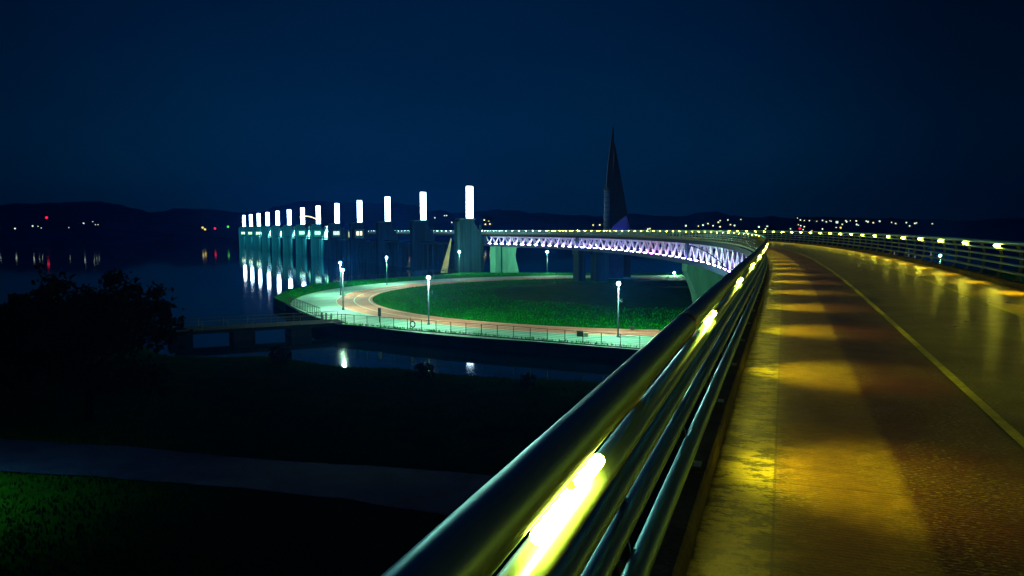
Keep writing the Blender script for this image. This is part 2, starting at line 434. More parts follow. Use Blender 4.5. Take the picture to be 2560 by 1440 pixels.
# near bank (the meadow below the bridge)
bank_edge = [(-400, 112), (-120, 100), (-66, 97), (-52, 93), (-44, 84), (-37.5, 77), (-33, 71), (-29, 67), (-24.8, 65.8), (-20.8, 67.0), (-17, 64.5), (-13.4, 62), (-9, 61.0), (-5.5, 58.7), (0, 57.5), (5.9, 56.4), (14, 54), (26, 50), (40, 45), (60, 37.5), (420, 37.5)]
def bank_y(x):
    for (x0, y0), (x1, y1) in zip(bank_edge, bank_edge[1:]):
        if x0 <= x <= x1: return y0 + (y1 - y0) * (x - x0) / (x1 - x0)
    return 37.5
def bank_z(x, y):
    d = bank_y(x) - y
    z = -0.05 + .22 * noise.noise(Vector((x * .12, y * .12, 0))) + .05 * noise.noise(Vector((x * .7, y * .7, 5)))
    if d < 4: z = z * (d / 4) - 1.6 * (1 - d / 4) ** 1.3 + 0 if d > 0 else -1.8
    return z
mb = MB(); xs = sorted(set([-400, -300, -200, -150] + [v * 1.5 for v in range(-80, 42)] + [80, 120, 200, 300, 420])); ny = 56
vs = []
for x in xs:
    e_ = bank_y(x) + .3
    for j in range(ny + 1):
        t = (j / ny); y = -60 + (e_ + 60) * (1 - (1 - t) ** 1.8)
        vs.append((x, y, bank_z(x, y)))
fs = [(i * (ny + 1) + j, (i + 1) * (ny + 1) + j, (i + 1) * (ny + 1) + j + 1, i * (ny + 1) + j + 1) for i in range(len(xs) - 1) for j in range(ny)]
mb.add(vs, fs); struct(mb.build("riverbank", M['bank'], smooth=True))
def gp(px, py, z=0.0):
    cp, sp = cos(PITCH), sin(PITCH)
    d = Vector((px - 1280, 1900 * cp + (720 - py) * sp, -1900 * sp + (720 - py) * cp)); t = (z - CZ) / d.z
    return d.x * t, d.y * t
# asphalt path across the near meadow (edge points surveyed on the ground)
up_ = [(-33.5, 42.1), (-29, 37.9), (-22.6, 35.6), (-13.6, 34.0), (-5.9, 32.8), (-.7, 31.6), (9, 29.0), (26, 25)]
lo_ = [(-30, 38.0), (-24.5, 33.0), (-19.8, 31.8), (-11.9, 30.1), (-6.8, 28.8), (-2.6, 27.7), (6, 25.0), (22, 21)]
up_ = [(-60, 49)] + [gp(x, y) for x, y in ((0, 1100), (300, 1118), (650, 1150), (960, 1170), (1240, 1195))] + [(6, 28.4), (26, 22)]
lo_ = [(-58, 45)] + [gp(x, y) for x, y in ((0, 1180), (280, 1196), (600, 1228), (870, 1255), (1150, 1292))] + [(5, 24), (23, 18)]
mb = MB(); vs = []
def rs(pl, n=60):
    out = []
    for i in range(n + 1):
        t = i / n * (len(pl) - 1); k = min(int(t), len(pl) - 2); f_ = t - k
        out.append((pl[k][0] * (1 - f_) + pl[k + 1][0] * f_, pl[k][1] * (1 - f_) + pl[k + 1][1] * f_))
    return out
for p, q in zip(rs(up_), rs(lo_)):
    for j in range(7):
        t = j / 6; x = p[0] * (1 - t) + q[0] * t; y = p[1] * (1 - t) + q[1] * t; vs.append((x, y, bank_z(x, y) + .10))
mb.add(vs, [(i * 7 + j, i * 7 + j + 1, (i + 1) * 7 + j + 1, (i + 1) * 7 + j) for i in range(60) for j in range(6)])
struct(mb.build("path", M['asphalt'], smooth=True))
pts = []
while len(pts) < 26000:
    y = random.uniform(20, 62); x = random.uniform(-.72 * y - 3, .1 * y)
    if y > bank_y(x) - .8: continue
    if random.random() > min(1, (30 / y) ** 1.2): continue
    # keep the path clear
    ok = True
    for (a, b_), (c, d) in zip(zip(up_, up_[1:]), zip(lo_, lo_[1:])):
        if a[0] <= x <= b_[0]:
            yu = a[1] + (b_[1] - a[1]) * (x - a[0]) / (b_[0] - a[0]); yl = yu - 4.6 + .05 * abs(x)
            if yl < y < yu: ok = False
    if ok: pts.append((x, y, bank_z(x, y)))
blades("meadow_grass", pts, .15, M['bankblade'], "dark rough grass on the meadow either side of the unlit path")

# ------------------------------------------------------------------ hills beyond the river
ridge = [(-2600, 505), (-900, 500), (-300, 512), (0, 511), (120, 507), (250, 504), (300, 511), (340, 521), (385, 531), (415, 527), (440, 521), (520, 523), (590, 530), (657, 529), (698, 515), (735, 508), (760, 503), (807, 503),
         (863, 507), (941, 508), (992, 507), (1030, 512), (1055, 521), (1070, 528), (1101, 525), (1134, 533), (1199, 530), (1240, 523), (1262, 525), (1340, 532), (1440, 538), (1510, 540), (1580, 535), (1640, 539), (1700, 541),
         (1750, 531), (1790, 529), (1830, 538), (1880, 544), (1930, 541), (1985, 547), (2010, 541), (2100, 544), (2200, 546), (2330, 548), (2420, 552), (2500, 546), (2560, 545), (3200, 520), (5200, 505)]
def ridge_el(az):
    px = 1280 + 1900 * math.tan(max(-1.25, min(1.25, az))); px = max(-2500, min(5100, px))
    for (x0, y0), (x1, y1) in zip(ridge, ridge[1:]):
        if x0 <= px <= x1:
            t = (px - x0) / (x1 - x0); t = t * t * (3 - 2 * t); y = y0 + (y1 - y0) * t; break
    return (577.7 - y) / 1900.0 * cos(az) if abs(az) < 1.3 else .03
RF, RC, RB = 760.0, 1500.0, 2400.0
def hill_z(az, r, rough=True):
    H = ridge_el(az) * RC + CZ + 1.25
    if r < RF: k = max(0, (r - RF + 40) / 40) * .02
    elif r < RC: t = (r - RF) / (RC - RF); k = .02 + .98 * (t ** 1.15)
    else: t = (r - RC) / (RB - RC); k = max(0, 1 - t * t) 
    z = ZW - .3 + H * k
    if rough and k > .03:
        z += k * (2.2 * noise.noise(Vector((az * 60, r * .012, 0))) + 1.6 * noise.noise(Vector((az * 220, r * .03, 4))) + 1.1 * noise.noise(Vector((az * 700, r * .03, 9))))
    return z
mb = MB(); vs = []; azs = [-1.25 + 2.5 * i / 900 for i in range(901)]
rsq = [700, 740, 780, 850, 950, 1080, 1200, 1320, 1420, 1480, 1500, 1530, 1650, 1900, 2300]
for a in azs:
    for r in rsq: vs.append((r * sin(a), r * cos(a), hill_z(a, r)))
nrq = len(rsq)
mb.add(vs, [(i * nrq + j, i * nrq + j + 1, (i + 1) * nrq + j + 1, (i + 1) * nrq + j) for i in range(900) for j in range(nrq - 1)])
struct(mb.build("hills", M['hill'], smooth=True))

# ------------------------------------------------------------------ distant houses and lights on the hills
def house_master(name, winmat, big=1.0):
    r = empty(name)
    mb = MB(); mb.box((0, 0, 1.6), (9, 6, 5.2)); mb.build("wall", M['house'], r)
    mb = MB(); mb.add([(-5, -3.5, 4.2), (5, -3.5, 4.2), (5, 3.5, 4.2), (-5, 3.5, 4.2), (-5, 0, 6.2), (5, 0, 6.2)], [(0, 1, 5, 4), (3, 4, 5, 2), (0, 4, 3), (1, 2, 5), (0, 3, 2, 1)])
    mb.build("roof", M['roofm'], r)
    mb = MB(); mb.box((.5, -3.06, 2.4), (1.9 * big, .12, 1.6 * big)); mb.build("lit_window", winmat, r)
    return r
def mast_master(name, gm, rad):
    r = empty(name)
    mb = MB(); mb.tube([(0, 0, -4), (0, 0, 6)], [.25, .12], 6); mb.build("pole", M['dark'], r)
    mb = MB(); mb.sphere((0, 0, 6.5), rad, 8, 6); mb.build("globe", gm, r)
    return r
masters = {}
def place_light(kind, px, py, label, group, size=1.0):
    az = math.atan((px - 1280) / 1900.0); el = (577.7 - py) / 1900.0 * cos(az)
    hz = 3.0 if kind[0] == 'h' else 6.5
    r = RF + 10
    while r < RC - 5:
        if hill_z(az, r, False) + hz >= CZ + el * r: break
        r += 4
    if kind not in masters:
        spec = {'hw': lambda: house_master("hillside_house", M['win']), 'hc': lambda: house_master("hillside_house", M['win2']),
                'hy': lambda: house_master("hillside_house", M['winy']), 'lw': lambda: mast_master("hillside_lamp", M['win2'], 1.15),
                'lr': lambda: mast_master("beacon_mast", M['red'], 1.3), 'lg': lambda: mast_master("beacon_mast", M['grn'], 1.3),
                'ly': lambda: mast_master("hillside_lamp", M['winy'], 1.1)}[kind]
        o = masters[kind] = spec()
    else: o = copy_tree(masters[kind])
    o.location = (r * sin(az), r * cos(az), CZ + el * r - hz); o.rotation_euler = (0, 0, -az)
    s_ = size * r / 950.0; o.scale = (s_, s_, s_)
    if s_ != 1: o.location.z = CZ + el * r - hz * s_
    tag(o, label, {'h': 'house', 'l': 'lamp'}[kind[0]], group)
q6 = [(415, 18), (445, 38), (478, 40), (495, 38), (530, 45), (580, 40), (597, 47), (652, 42), (685, 52), (718, 42), (735, 50), (783, 52), (868, 42), (880, 55), (910, 42), (965, 43), (975, 80), (988, 84), (1060, 45), (1078, 55), (1112, 48), (1126, 60),
      (1188, 50), (1300, 56), (1336, 68), (1440, 62), (1468, 90), (1516, 66), (1534, 66), (1680, 70), (425, 80), (450, 92), (470, 125), (480, 97), (57, 103), (103, 97), (117, 118), (133, 97), (352, 118), (552, 135), (655, 122), (835, 75), (780, 105)]
for i, (x, y) in enumerate(q6):
    place_light(('hw', 'lw', 'hc')[i % 3], 1880 + x * .2656, 540 + y * .2656,
                ("pale house with one lit window in the right-hand hillside town", "small pale lamp glowing in the right-hand hillside town", "low house with one greenish lit window in the right-hand hillside town")[i % 3],
                ("houses of the right hillside town", "lamps of the right hillside town", "greenish-lit houses of the right hillside town")[i % 3], 1.45 if i == 11 else random.uniform(.5, .9))
place_light('ly', 1880 + 825 * .2656, 540 + 110 * .2656, "lone orange lamp among the white lights of the right hillside town", None)
place_light('lr', 1880 + 443 * .2656, 540 + 118 * .2656, "small red beacon low among the right hillside town lights", None)
q2 = [(1043, 70), (1440, 108), (1452, 100), (1750, 80), (1850, 80), (1890, 75), (1928, 60), (1973, 80), (2012, 48), (2030, 38), (2027, 85), (2093, 33), (2112, 68), (2148, 78), (2196, 26), (2350, 92), (2400, 100), (2418, 85)]
for i, (x, y) in enumerate(q2):
    place_light(('hw', 'lw')[i % 2], 1180 + x * .3047, 540 + y * .3047, ("small house with one lit window on the hill between the spire and the town", "faint lamp on the dark hill between the spire and the town")[i % 2],
                ("houses on the hill right of the spire", "lamps on the hill right of the spire")[i % 2], random.uniform(.65, .95))
place_light('ly', 1180 + 992 * .3047, 540 + 75 * .3047, "dim yellow lamp on the hill just left of the spire", None, .9)
for i, (x, y) in enumerate([(120, 20), (150, 28), (135, 40), (108, 65), (145, 63), (98, 30)]):
    place_light('hy' if i in (1, 2) else 'hw', 1180 + x * .3047, 540 + y * .3047, "yellow-lit house on the hill right of the nearest light pillar" if i in (1, 2) else "white-lit house on the hill right of the nearest light pillar",
                "yellow-lit houses right of the nearest pillar" if i in (1, 2) else "white-lit houses right of the nearest pillar", .9)
for i, (x, y) in enumerate([(1088, 544.5), (1112, 539.3), (1117, 539.3), (1130, 556)]):
    place_light('lw', x, y, "faint lamp on the hill between the two nearest light pillars", "lamps between the two nearest pillars", .7)
ql = [(8, 310), (142, 313), (293, 292), (340, 294), (366, 308), (602, 305), (730, 268), (808, 254), (830, 280), (852, 280)]
lbl = ["white lamp at the very left edge of the far shore", "bright white lamp on the far shore at far left", "greenish white lamp on the far shore left of the red beacon's tail", "faint lamp just right of a brighter one on the far left shore",
       "faint low lamp on the far left shore, second of a pair", "lone small lamp midway along the far left shore", "brightest lamp of the cluster high on the left shore", "highest lamp of the cluster on the left shore",
       "faint left lamp of the tiny pair beneath the left hilltop", "faint right lamp of the tiny pair beneath the left hilltop"]
lbl[2] = "greenish white lamp on the far left shore, right of the red beacon"
for (x, y), t in zip(ql, lbl): place_light('lw', x * .2917, 480 + y * .2917, t, None, .65 if (x in (142, 293, 730)) else .38)
place_light('lr', 415 * .2917, 480 + 220 * .2917, "tall red beacon high on the dark left shore", None, 1.0)
place_light('ly', 1745 * .2917, 480 + 305 * .2917, "upper yellow lamp on the far shore left of the weir", None, 1.1)
place_light('ly', 1765 * .2917, 480 + 320 * .2917, "lower yellow lamp on the far shore left of the weir", None, 1.1)
place_light('lr', 1850 * .2917, 480 + 313 * .2917, "small red beacon on the far shore just left of the weir", None, .9)
place_light('lg', 1962 * .2917, 480 + 298 * .2917, "small green beacon on the far shore just left of the weir", None, 1.0)

# glowing arched pavilion beyond the weir
ar = empty("arched_pavilion", (-170, 640, 0)); tag(ar, "far pavilion with a glowing curved white roof edge behind the weir pillars", "pavilion")
mb = MB(); pv = [(-8 + 17 * t, 0, 20.6 + 2.2 * (1 - (1.6 * t - .45) ** 2 * 1.6)) for t in [i / 14 for i in range(15)]]
mb.tube(pv, .5, 6); mb.build("glowing_roof_edge", M['win'], ar)
mb = MB(); mb.box((0, 5, 9), (15, 9, 21)); mb.build("wall", M['house'], ar)

# ------------------------------------------------------------------ the bridge
br = empty("footbridge", PT(0, W / 2, -.5)); bloc = Vector(br.location)
tag(br, "long curved pedestrian bridge with violet-lit lattice girder and worn red deck", "bridge")
def part(mb, name, m, parent=br, **k):
    o = mb.build(name, m, None, **k)
    o.parent = parent; o.matrix_parent_inverse.identity()
    me = o.data
    org = Vector(parent.location)
    for v in me.vertices: v.co -= org
    return o
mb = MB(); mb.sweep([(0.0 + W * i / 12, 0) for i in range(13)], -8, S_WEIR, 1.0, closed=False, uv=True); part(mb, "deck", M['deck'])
mb = MB(); mb.sweep([(-.34, -.03), (W + .34, -.03), (W + .34, -.42), (-.34, -.42)], -8, S_WEIR, 1.5); part(mb, "deck_slab", M['fascia'])
for o_, w_ in ((2.02, .085), (4.2, .07)):
    mb = MB(); mb.sweep([(o_, .004), (o_ + w_, .004)], -8, S_WEIR, 1.0, closed=False); part(mb, "lane_line", M['line'])
for sgn, o_ in ((-1, 0.0), (1, W)):
    mb = MB(); mb.sweep([(o_, -.02), (o_, .13), (o_ + sgn * .02, .15), (o_ + sgn * .20, .15), (o_ + sgn * .22, .13), (o_ + sgn * .22, -.02)], -8, S_WEIR, 1.0); part(mb, "kerb", M['kerb'])
piers_s = [34.0, 95.6, 157.0]
bounds = [-8] + piers_s + [S_END]
for a, b_ in zip(bounds, bounds[1:]):
    for o_ in (-.12, W + .12):
        mb = MB(); n = max(1, round((b_ - a - 1.4) / 1.79)); d = (b_ - a - 1.4) / n
        for i in range(n):
            S = a + .7 + d * i
            wdt = .30
            t0, t1 = (-.45, -2.25) if i % 2 else (-2.25, -.45)
            # tapering flat member: broad at the foot, slim at the head
            P0, P1 = (S, t0), (S + d, t1)
            lo, hi = (P0, P1) if t0 < t1 else (P1, P0)
            vs = [PT(lo[0] - .46, o_, lo[1]), PT(lo[0] + .46, o_, lo[1]), PT(hi[0] + .12, o_, hi[1]), PT(hi[0] - .12, o_, hi[1])]
            vs += [PT(lo[0] - .46, o_ + .14, lo[1]), PT(lo[0] + .46, o_ + .14, lo[1]), PT(hi[0] + .12, o_ + .14, hi[1]), PT(hi[0] - .12, o_ + .14, hi[1])]
            mb.add(vs, [(0, 1, 2, 3), (7, 6, 5, 4), (0, 4, 5, 1), (1, 5, 6, 2), (2, 6, 7, 3), (3, 7, 4, 0)])
        part(mb, "lattice", M['lattice'])
        mb = MB(); mb.sweep([(o_ - (.42 if o_ < 0 else .14), -2.27), (o_ + (.24 if o_ < 0 else .52), -2.27), (o_ + (.24 if o_ < 0 else .52), -2.9), (o_ - (.42 if o_ < 0 else .14), -2.9)], a, b_, 1.5); part(mb, "bottom_chord", M['girder'])
    # cross beams under the slab and inner web, painted pale
    mb = MB(); S = a + .9
    while S < b_ - .5:
        mb.bar(PT(S, .25, -.62), PT(S, W - .25, -.62), .25, .3); S += 3.58
    mb.sweep([(.7, -.46), (W - .7, -.46), (W - .7, -.44), (.7, -.44)], a + .2, b_ - .2, 2.0)
    part(mb, "floor_beams", M['lattice'])
    mb = MB(); mb.sweep([(.35, -2.72), (W - .35, -2.72), (W - .35, -2.8), (.35, -2.8)], a + .2, b_ - .2, 2.0); part(mb, "bottom_plate", M['girder'])
for S in piers_s + [S_END]:
    for o_ in (-.22, W + .06):
        mb = MB(); p0, p1 = PT(S - .75, o_, -.42), PT(S + .75, o_, -.42)
        mb.sweep([(o_, -.43), (o_ + .16, -.43), (o_ + .16, -2.86), (o_, -2.86)], S - .75, S + .75, .5); part(mb, "panel_plate", M['girder'])
# violet strip lights lying on the bottom plate
S = 38.0; k = 0
while S < S_END - 1:
    for o_, h_ in ((-.50, -2.22), (1.1, -2.62)):
        mb = MB(); mb.sweep([(o_, h_), (o_ + .08, h_), (o_ + .08, h_ - .045), (o_, h_ - .045)], S, S + 1.5, .75)
        part(mb, "strip_light", M['rose'] if 104 < S < 120 else M['violet'])
    S += 3.58; k += 1
# drain pipe sagging across the last visible span
mb = MB(); mb.tube([PT(94.5 - 26 * t, -.36, -.62 - 1.9 * t ** 1.6) for t in [i / 16 for i in range(17)]], .06, 6); part(mb, "drain_pipe", M['fascia'], smooth=True)
# piers
def pier(S, wd, name_lab, flare=True, m=M['concrete']):
    c = PT(S, W / 2, -2.92); t = -HD(S); zt = c[2]
    r = empty("bridge_pier", (c[0], c[1], 0), t); tag(r, name_lab, "bridge pier", "concrete piers of the curved bridge")
    if flare:
        # hammerhead: profile across the bridge, thick along it
        pr = [(-3.3, zt), (-3.3, zt - .9), (-2.7, zt - 2.2), (-2.15, zt - 3.8), (-1.9, zt - 5.2), (-1.85, -.6), (1.85, -.6), (1.9, zt - 5.2), (2.15, zt - 3.8), (2.7, zt - 2.2), (3.3, zt - .9), (3.3, zt)]
        mb = MB(); n = len(pr)
        mb.add([(x, -wd / 2, z) for x, z in pr] + [(x, wd / 2, z) for x, z in pr], [tuple(range(n)), tuple(range(2 * n - 1, n - 1, -1))] + [(i, (i + 1) % n, n + (i + 1) % n, n + i) for i in range(n)])
        mb.build("stem", m, r, bevel=.08)
    else:
        for x, w_ in ((-2.5, 1.5), (1.9, 2.7)):
            mb = MB(); mb.box((x, 0, zt / 2 - .3), (w_, wd, zt + .5)); mb.build("column", m, r, bevel=.06)
        mb = MB(); mb.box((0, 0, zt - .45), (6.9, wd + .3, .9)); mb.build("crosshead", m, r, bevel=.06)
    mb = MB()
    for dx in (-2.2, 2.2): mb.box((dx, 0, zt + .09), (.8, .8, .17))
    mb.build("bearing", M['dark'], r)
    mb = MB(); mb.box((0, 0, -.05), (5.2 if flare else 7.0, wd + 1.6, .5)); mb.build("footing", m, r)
    return r
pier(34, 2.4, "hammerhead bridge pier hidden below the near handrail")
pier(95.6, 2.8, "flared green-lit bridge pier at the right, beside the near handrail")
pier(157, 3.2, "broad dark blue bridge pier below the middle of the lit girder", False, M['weir_half_shaded'])
# end pier, wide wall with a slot
r = empty("abutment_wall", (PT(200, 2.4, 0)[0], PT(200, 2.4, 0)[1], 0), -HD(200)); tag(r, "green-lit concrete abutment with dark slot beside the nearest weir pier", "abutment")
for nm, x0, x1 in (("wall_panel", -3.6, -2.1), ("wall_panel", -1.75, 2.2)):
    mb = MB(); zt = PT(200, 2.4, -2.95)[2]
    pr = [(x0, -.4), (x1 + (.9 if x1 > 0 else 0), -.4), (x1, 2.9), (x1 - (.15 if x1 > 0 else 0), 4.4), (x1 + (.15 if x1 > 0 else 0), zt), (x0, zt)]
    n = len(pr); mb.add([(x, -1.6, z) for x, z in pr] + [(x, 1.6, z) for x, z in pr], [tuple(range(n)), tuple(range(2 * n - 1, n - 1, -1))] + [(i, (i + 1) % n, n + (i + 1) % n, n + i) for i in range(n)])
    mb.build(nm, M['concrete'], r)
mb = MB(); mb.box((-1.92, .3, 3.3), (.36, 2.4, 7.2)); mb.build("slot_back", M['dark'], r)

# ------------------------------------------------------------------ railings with lamps
BARS = ((-.085, .912, .045, .72), (-.125, .724, .045, .75), (-.135, .532, .045, .75), (-.09, .34, .047, .9))
def railing(side, s0, s1, sp0, lamp0, lampd, cool_from, label, nlimit=100):
    base = PT(max(s0, 0), 0 if side < 0 else W, 0)
    r = empty("bridge_railing", base); tag(r, label, "railing")
    OF = lambda o: o if side < 0 else W - o
    def P(mb, name, m, **k): return part(mb, name, m, parent=r, **k)
    mb = MB(); mb.tube([PT(S, OF(-.09), 1.08) for S in np.arange(s0, s1, .6)], .058, 16); P(mb, "handrail", M['rail'], smooth=True)
    for o_, h, rad, fl in BARS:
        mb = MB(); mb.tube([PT(S, OF(o_), h) for S in np.arange(s0, s1, .75)], rad, 12, fl); P(mb, "rail", M['rail'], smooth=True)
    S = s0 + (sp0 - s0) % 1.7575; posts = []
    prof = [(-.11, .12), (-.175, .30), (-.215, .52), (-.205, .74), (-.16, .93), (-.10, 1.04)]
    rest = MB(); k = 0
    while S < s1:
        mb = MB() if k < nlimit - 1 else rest
        for (o1, h1), (o2, h2) in zip(prof, prof[1:]):
            a, b_ = PT(S, OF(o1), h1), PT(S, OF(o2), h2)
            mb.bar(a, b_, .07, .016, up=(sin(HD(S)), cos(HD(S)), 0))
        # little brackets that carry the bars
        for o_, h, rad, fl in BARS:
            oo = np.interp(h, [q[1] for q in prof], [q[0] for q in prof])
            mb.bar(PT(S, OF(oo), h - .045), PT(S, OF(o_), h - .035), .03, .012)
        mb.bar(PT(S - .06, OF(-.11), .156), PT(S + .06, OF(-.11), .156), .12, .012)
        if k < nlimit - 1: P(mb, "post", M['post'])
        S += 1.7575; k += 1
    if k >= nlimit: o = P(rest, "post", M['post']); o["kind"] = "stuff"
    for S in np.arange(lamp0 + 2.4, min(s1, 110), 7.03):      # sleeves where lengths of handrail meet
        mb = MB(); mb.tube([PT(S - .07, OF(-.09), 1.08), PT(S + .07, OF(-.09), 1.08)], .0605, 16); P(mb, "handrail_sleeve", M['post'], smooth=True)
    S = lamp0; k = 0; proto = None
    while S < s1 - 1:
        cool = S > cool_from
        mb = MB(); mb.bar(PT(S, OF(-.085), 1.045), PT(S, OF(-.062), 1.0), .05, .02, up=(1, 0, 0))
        h = P(mb, "lamp_bracket", M['housing'])
        mb = MB(); mb.tube([PT(S + q, OF(-.060), .988) for q in (-.27, -.26, 0, .26, .27)], [.012, .018, .018, .018, .012], 10)
        ln = mb.build("lamp_tube", M['lens_cool'] if cool else M['lens'], None, smooth=True); ln.parent = h
        for v in ln.data.vertices: v.co -= Vector(r.location)
        if S < 150:
            nm_ = "rail_spot_left" if side < 0 else "rail_spot_right"
            ld = bpy.data.lights.get(nm_) or bpy.data.lights.new(nm_, 'SPOT')
            ld.energy = 118 if side < 0 else 150; ld.color = (1.0, .90, .010); ld.spot_size = radians(80); ld.spot_blend = .9; ld.shadow_soft_size = .04
            lo = bpy.data.objects.new("rail_spot", ld); C.objects.link(lo)
            p0, p1 = Vector(PT(S, OF(.005), .965)), Vector(PT(S, OF(.80), 0))
            lo.location = p0; lo.rotation_euler = (p1 - p0).to_track_quat('-Z', 'Y').to_euler()
        S += lampd
    return r
railing(-1, -4.2, S_END, 1.1, 1.65, 3.515, 172, "near left bridge railing, the big tube handrail running from the bottom edge")
railing(1, -4.2, S_END, 0.9, 2.20, 3.577, 188, "right-hand bridge railing with a curving row of bright yellow lamps")
railing(-1, S_END + .4, S_WEIR, S_END + 1.0, S_END + 2, 3.577, 0, "far railing with cool white lamps along the weir, river side", 70)
railing(1, S_END + .4, S_WEIR, S_END + 1.0, S_END + 2, 3.577, 0, "far railing with cool white lamps along the weir, hidden landward side", 70)

# ------------------------------------------------------------------ weir piers and light pillars
ordn = ["nearest", "second", "third", "fourth", "fifth", "sixth", "seventh", "eighth", "ninth", "tenth", "eleventh", "twelfth", "farthest"]
WD = Vector((-.455, .890, 0)).normalized(); WN = Vector((.890, .455, 0))
wrz = math.atan2(WN.y, WN.x)
beams = {5: 4.3, 6: 4.2, 7: 3.7, 8: 3.2, 9: 2.6, 10: 2.5}
def spot(parent, loc, target, energy, col, ang, blend=.5, rad=.1):
    l = bpy.data.lights.new("spot_light", 'SPOT'); l.energy = energy; l.color = col; l.spot_size = radians(ang); l.spot_blend = blend; l.shadow_soft_size = rad
    o = bpy.data.objects.new("spot_light", l); C.objects.link(o); o.location = loc
    d = Vector(target) - Vector(loc); o.rotation_euler = d.to_track_quat('-Z', 'Y').to_euler()
    return o
pil0 = None
for k in range(13):
    px, py = -11.0 - 15.56 * k, 198 + 30.4 * k
    # ---- pier
    r = empty("weir_pier", (px, py, 0), wrz)
    tag(r, "%s weir pier, counted from the bridge end, under its glowing pillar" % ordn[k] if k not in (0, 12) else ("nearest weir pier, tall dark concrete block at the bridge end" if k == 0 else "farthest weir pier at the left end of the weir"), "weir pier", "concrete piers of the weir")
    sL, sR, T = -3.9, 2.6, 2.3
    mb = MB()
    pr = [(sL, -3), (sR + .9, -3), (sR + .9, 8.2), (sR + .2, 9.3), (.9, 12.4), (.9, 13.3), (sL + .6, 13.3), (sL, 12.6)]
    n = len(pr); mb.add([(x, -T / 2, z) for x, z in pr] + [(x, T / 2, z) for x, z in pr], [tuple(range(n)), tuple(range(2 * n - 1, n - 1, -1))] + [(i, (i + 1) % n, n + (i + 1) % n, n + i) for i in range(n)])
    WM = M['weir'] if k >= 4 else (M['weir_half_shaded'] if k == 0 else M['weir_shaded'])  # nearer piers take the colours with shade painted in
    mb.build("shaft", WM, r, bevel=.1)
    mb = MB()
    for x in (-3.2, -1.9, -.4, 1.1, 2.4): mb.box((x, -T / 2 - .10, 4.6), (.5, .2, 14.6))
    mb.build("ribs", WM, r)
    mb = MB(); mb.box((-1.1, 0, 13.4), (4.6, 2.9, .22)); mb.build("cap_slab", M['concrete'], r)
    # ---- gate between this pier and the next
    if k < 12:
        g = empty("weir_gate", (px + 15.56 * -.5, py + 15.2, 0), wrz)
        tag(g, "%s steel weir gate between two piers, counted from the bridge" % ordn[k], "gate", "steel gates of the weir")
        mb = MB(); mb.box((-1.0, 0, 2.6), (.5, 31.5, 8.0))
        for yy in range(-14, 15, 4): mb.box((-1.35, yy, 2.6), (.25, .3, 8.0))
        mb.build("gate_leaf", M['weir'] if k >= 4 else M['dark'], g)  # far leaves painted lighter as if lit, near ones dark as if unlit
        mb = MB(); mb.box((-1.2, 0, 7.2), (1.6, 29.5, .35)); mb.build("walkway", M['fascia'], g)
        if k >= 4:
            mb = MB(); mb.box((-5.2, 0, 7.6), (.4, 1.2, .3)); mb.bar((-1.5, 0, 7.3), (-5.2, 0, 7.6), .12, .12); mb.build("added_wash_lamp", M['dark'], g)  # bracket lamp added to wash the far piers and gates teal
            o = spot(g, (0, 0, 0), (0, 0, -1), 11000, (.06, .80, .70), 110, .6); o.parent = g; o.location = (-5.3, 0, 7.2); o.rotation_euler = Vector((1.5, 14, -4)).to_track_quat('-Z', 'Y').to_euler()
    # ---- pillar of light standing on the pier
    if pil0 is None:
        p = empty("light_pillar", (0, 0, 0))
        mb = MB(); mb.box((0, 0, 4.2), (1.62, 1.62, 8.05)); mb.build("glowing_glass", M['pillar'], p)
        mb = MB()
        for q in (-1, 1):
            for w_ in (-1, 1): mb.box((q * .86, w_ * .86, 4.15), (.10, .10, 8.3))
        mb.build("corner_frame", M['pillarf'], p)
        mb = MB()
        for j in range(12): mb.box((0, 0, .55 + j * .67), (1.70, 1.70, .035))
        mb.build("mullions", M['pillarf'], p)
        mb = MB(); mb.box((0, 0, 8.36), (1.9, 1.9, .14)); mb.build("top_cap", M['pillarf'], p)
        mb = MB(); mb.box((0, 0, .06), (2.1, 2.1, .2)); mb.build("plinth", M['pillarf'], p)
        pil0 = p
    else: p = copy_tree(pil0)
    p.location = (px, py, 13.52); p.rotation_euler = (0, 0, .12)
    tag(p, {0: "tallest and nearest glowing white light pillar, beside the lit bridge girder", 12: "smallest glowing white light pillar, at the left end of the row"}.get(k, "%s glowing white light pillar, counting from the right" % ordn[k]), "light pillar", "glowing light pillars along the weir")
    # ---- uplight beams on six of the piers
    if k in beams:
        off = beams[k]
        mb = MB(); mb.box((off - .6, -T / 2 - .5, 12.6), (1.5, 2.2, .4)); mb.box((off - .6, 0, 7.0), (1.6, 2.5, 11.4)); mb.build("side_buttress", M['concrete'], r)
        mb = MB(); mb.box((off - .6, -T / 2 - .95, 12.32), (1.2, .3, .14)); mb.build("wash_light", M['uplight'], r)
        o = spot(r, (0, 0, 0), (0, 0, -1), 170000, (.60, 1, .78), 60, .8); o.parent = r; o.location = (off - .6, -T / 2 - .9, 12.1)
        o.rotation_euler = (radians(10), 0, 0)
    # ---- control cabins with lit windows
    if k in (3, 4, 5, 6, 10, 11, 12):
        n_w = {3: 2, 4: 4, 5: 4, 6: 4}.get(k, 2); zc = 9.2 if k < 7 else 8.6
        wm_ = M['win'] if k in (3, 10, 11, 12) else M['win2']
        cb = MB(); cb.box((-1.2, -T / 2 - 1.15, zc), (3.4, 1.8, 3.0)); cb.box((-1.2, -T / 2 - 1.15, zc + 1.62), (3.9, 2.2, .18)); cab = cb.build("cabin", M['concrete'], r)
        for j in range(n_w):
            mb = MB(); mb.box((-1.2 + (j - (n_w - 1) / 2) * 2.6 / n_w, -T / 2 - 2.08, zc + .25), (1.7 / n_w, .06, 1.5)); o = mb.build("window", wm_, None); o.parent = cab
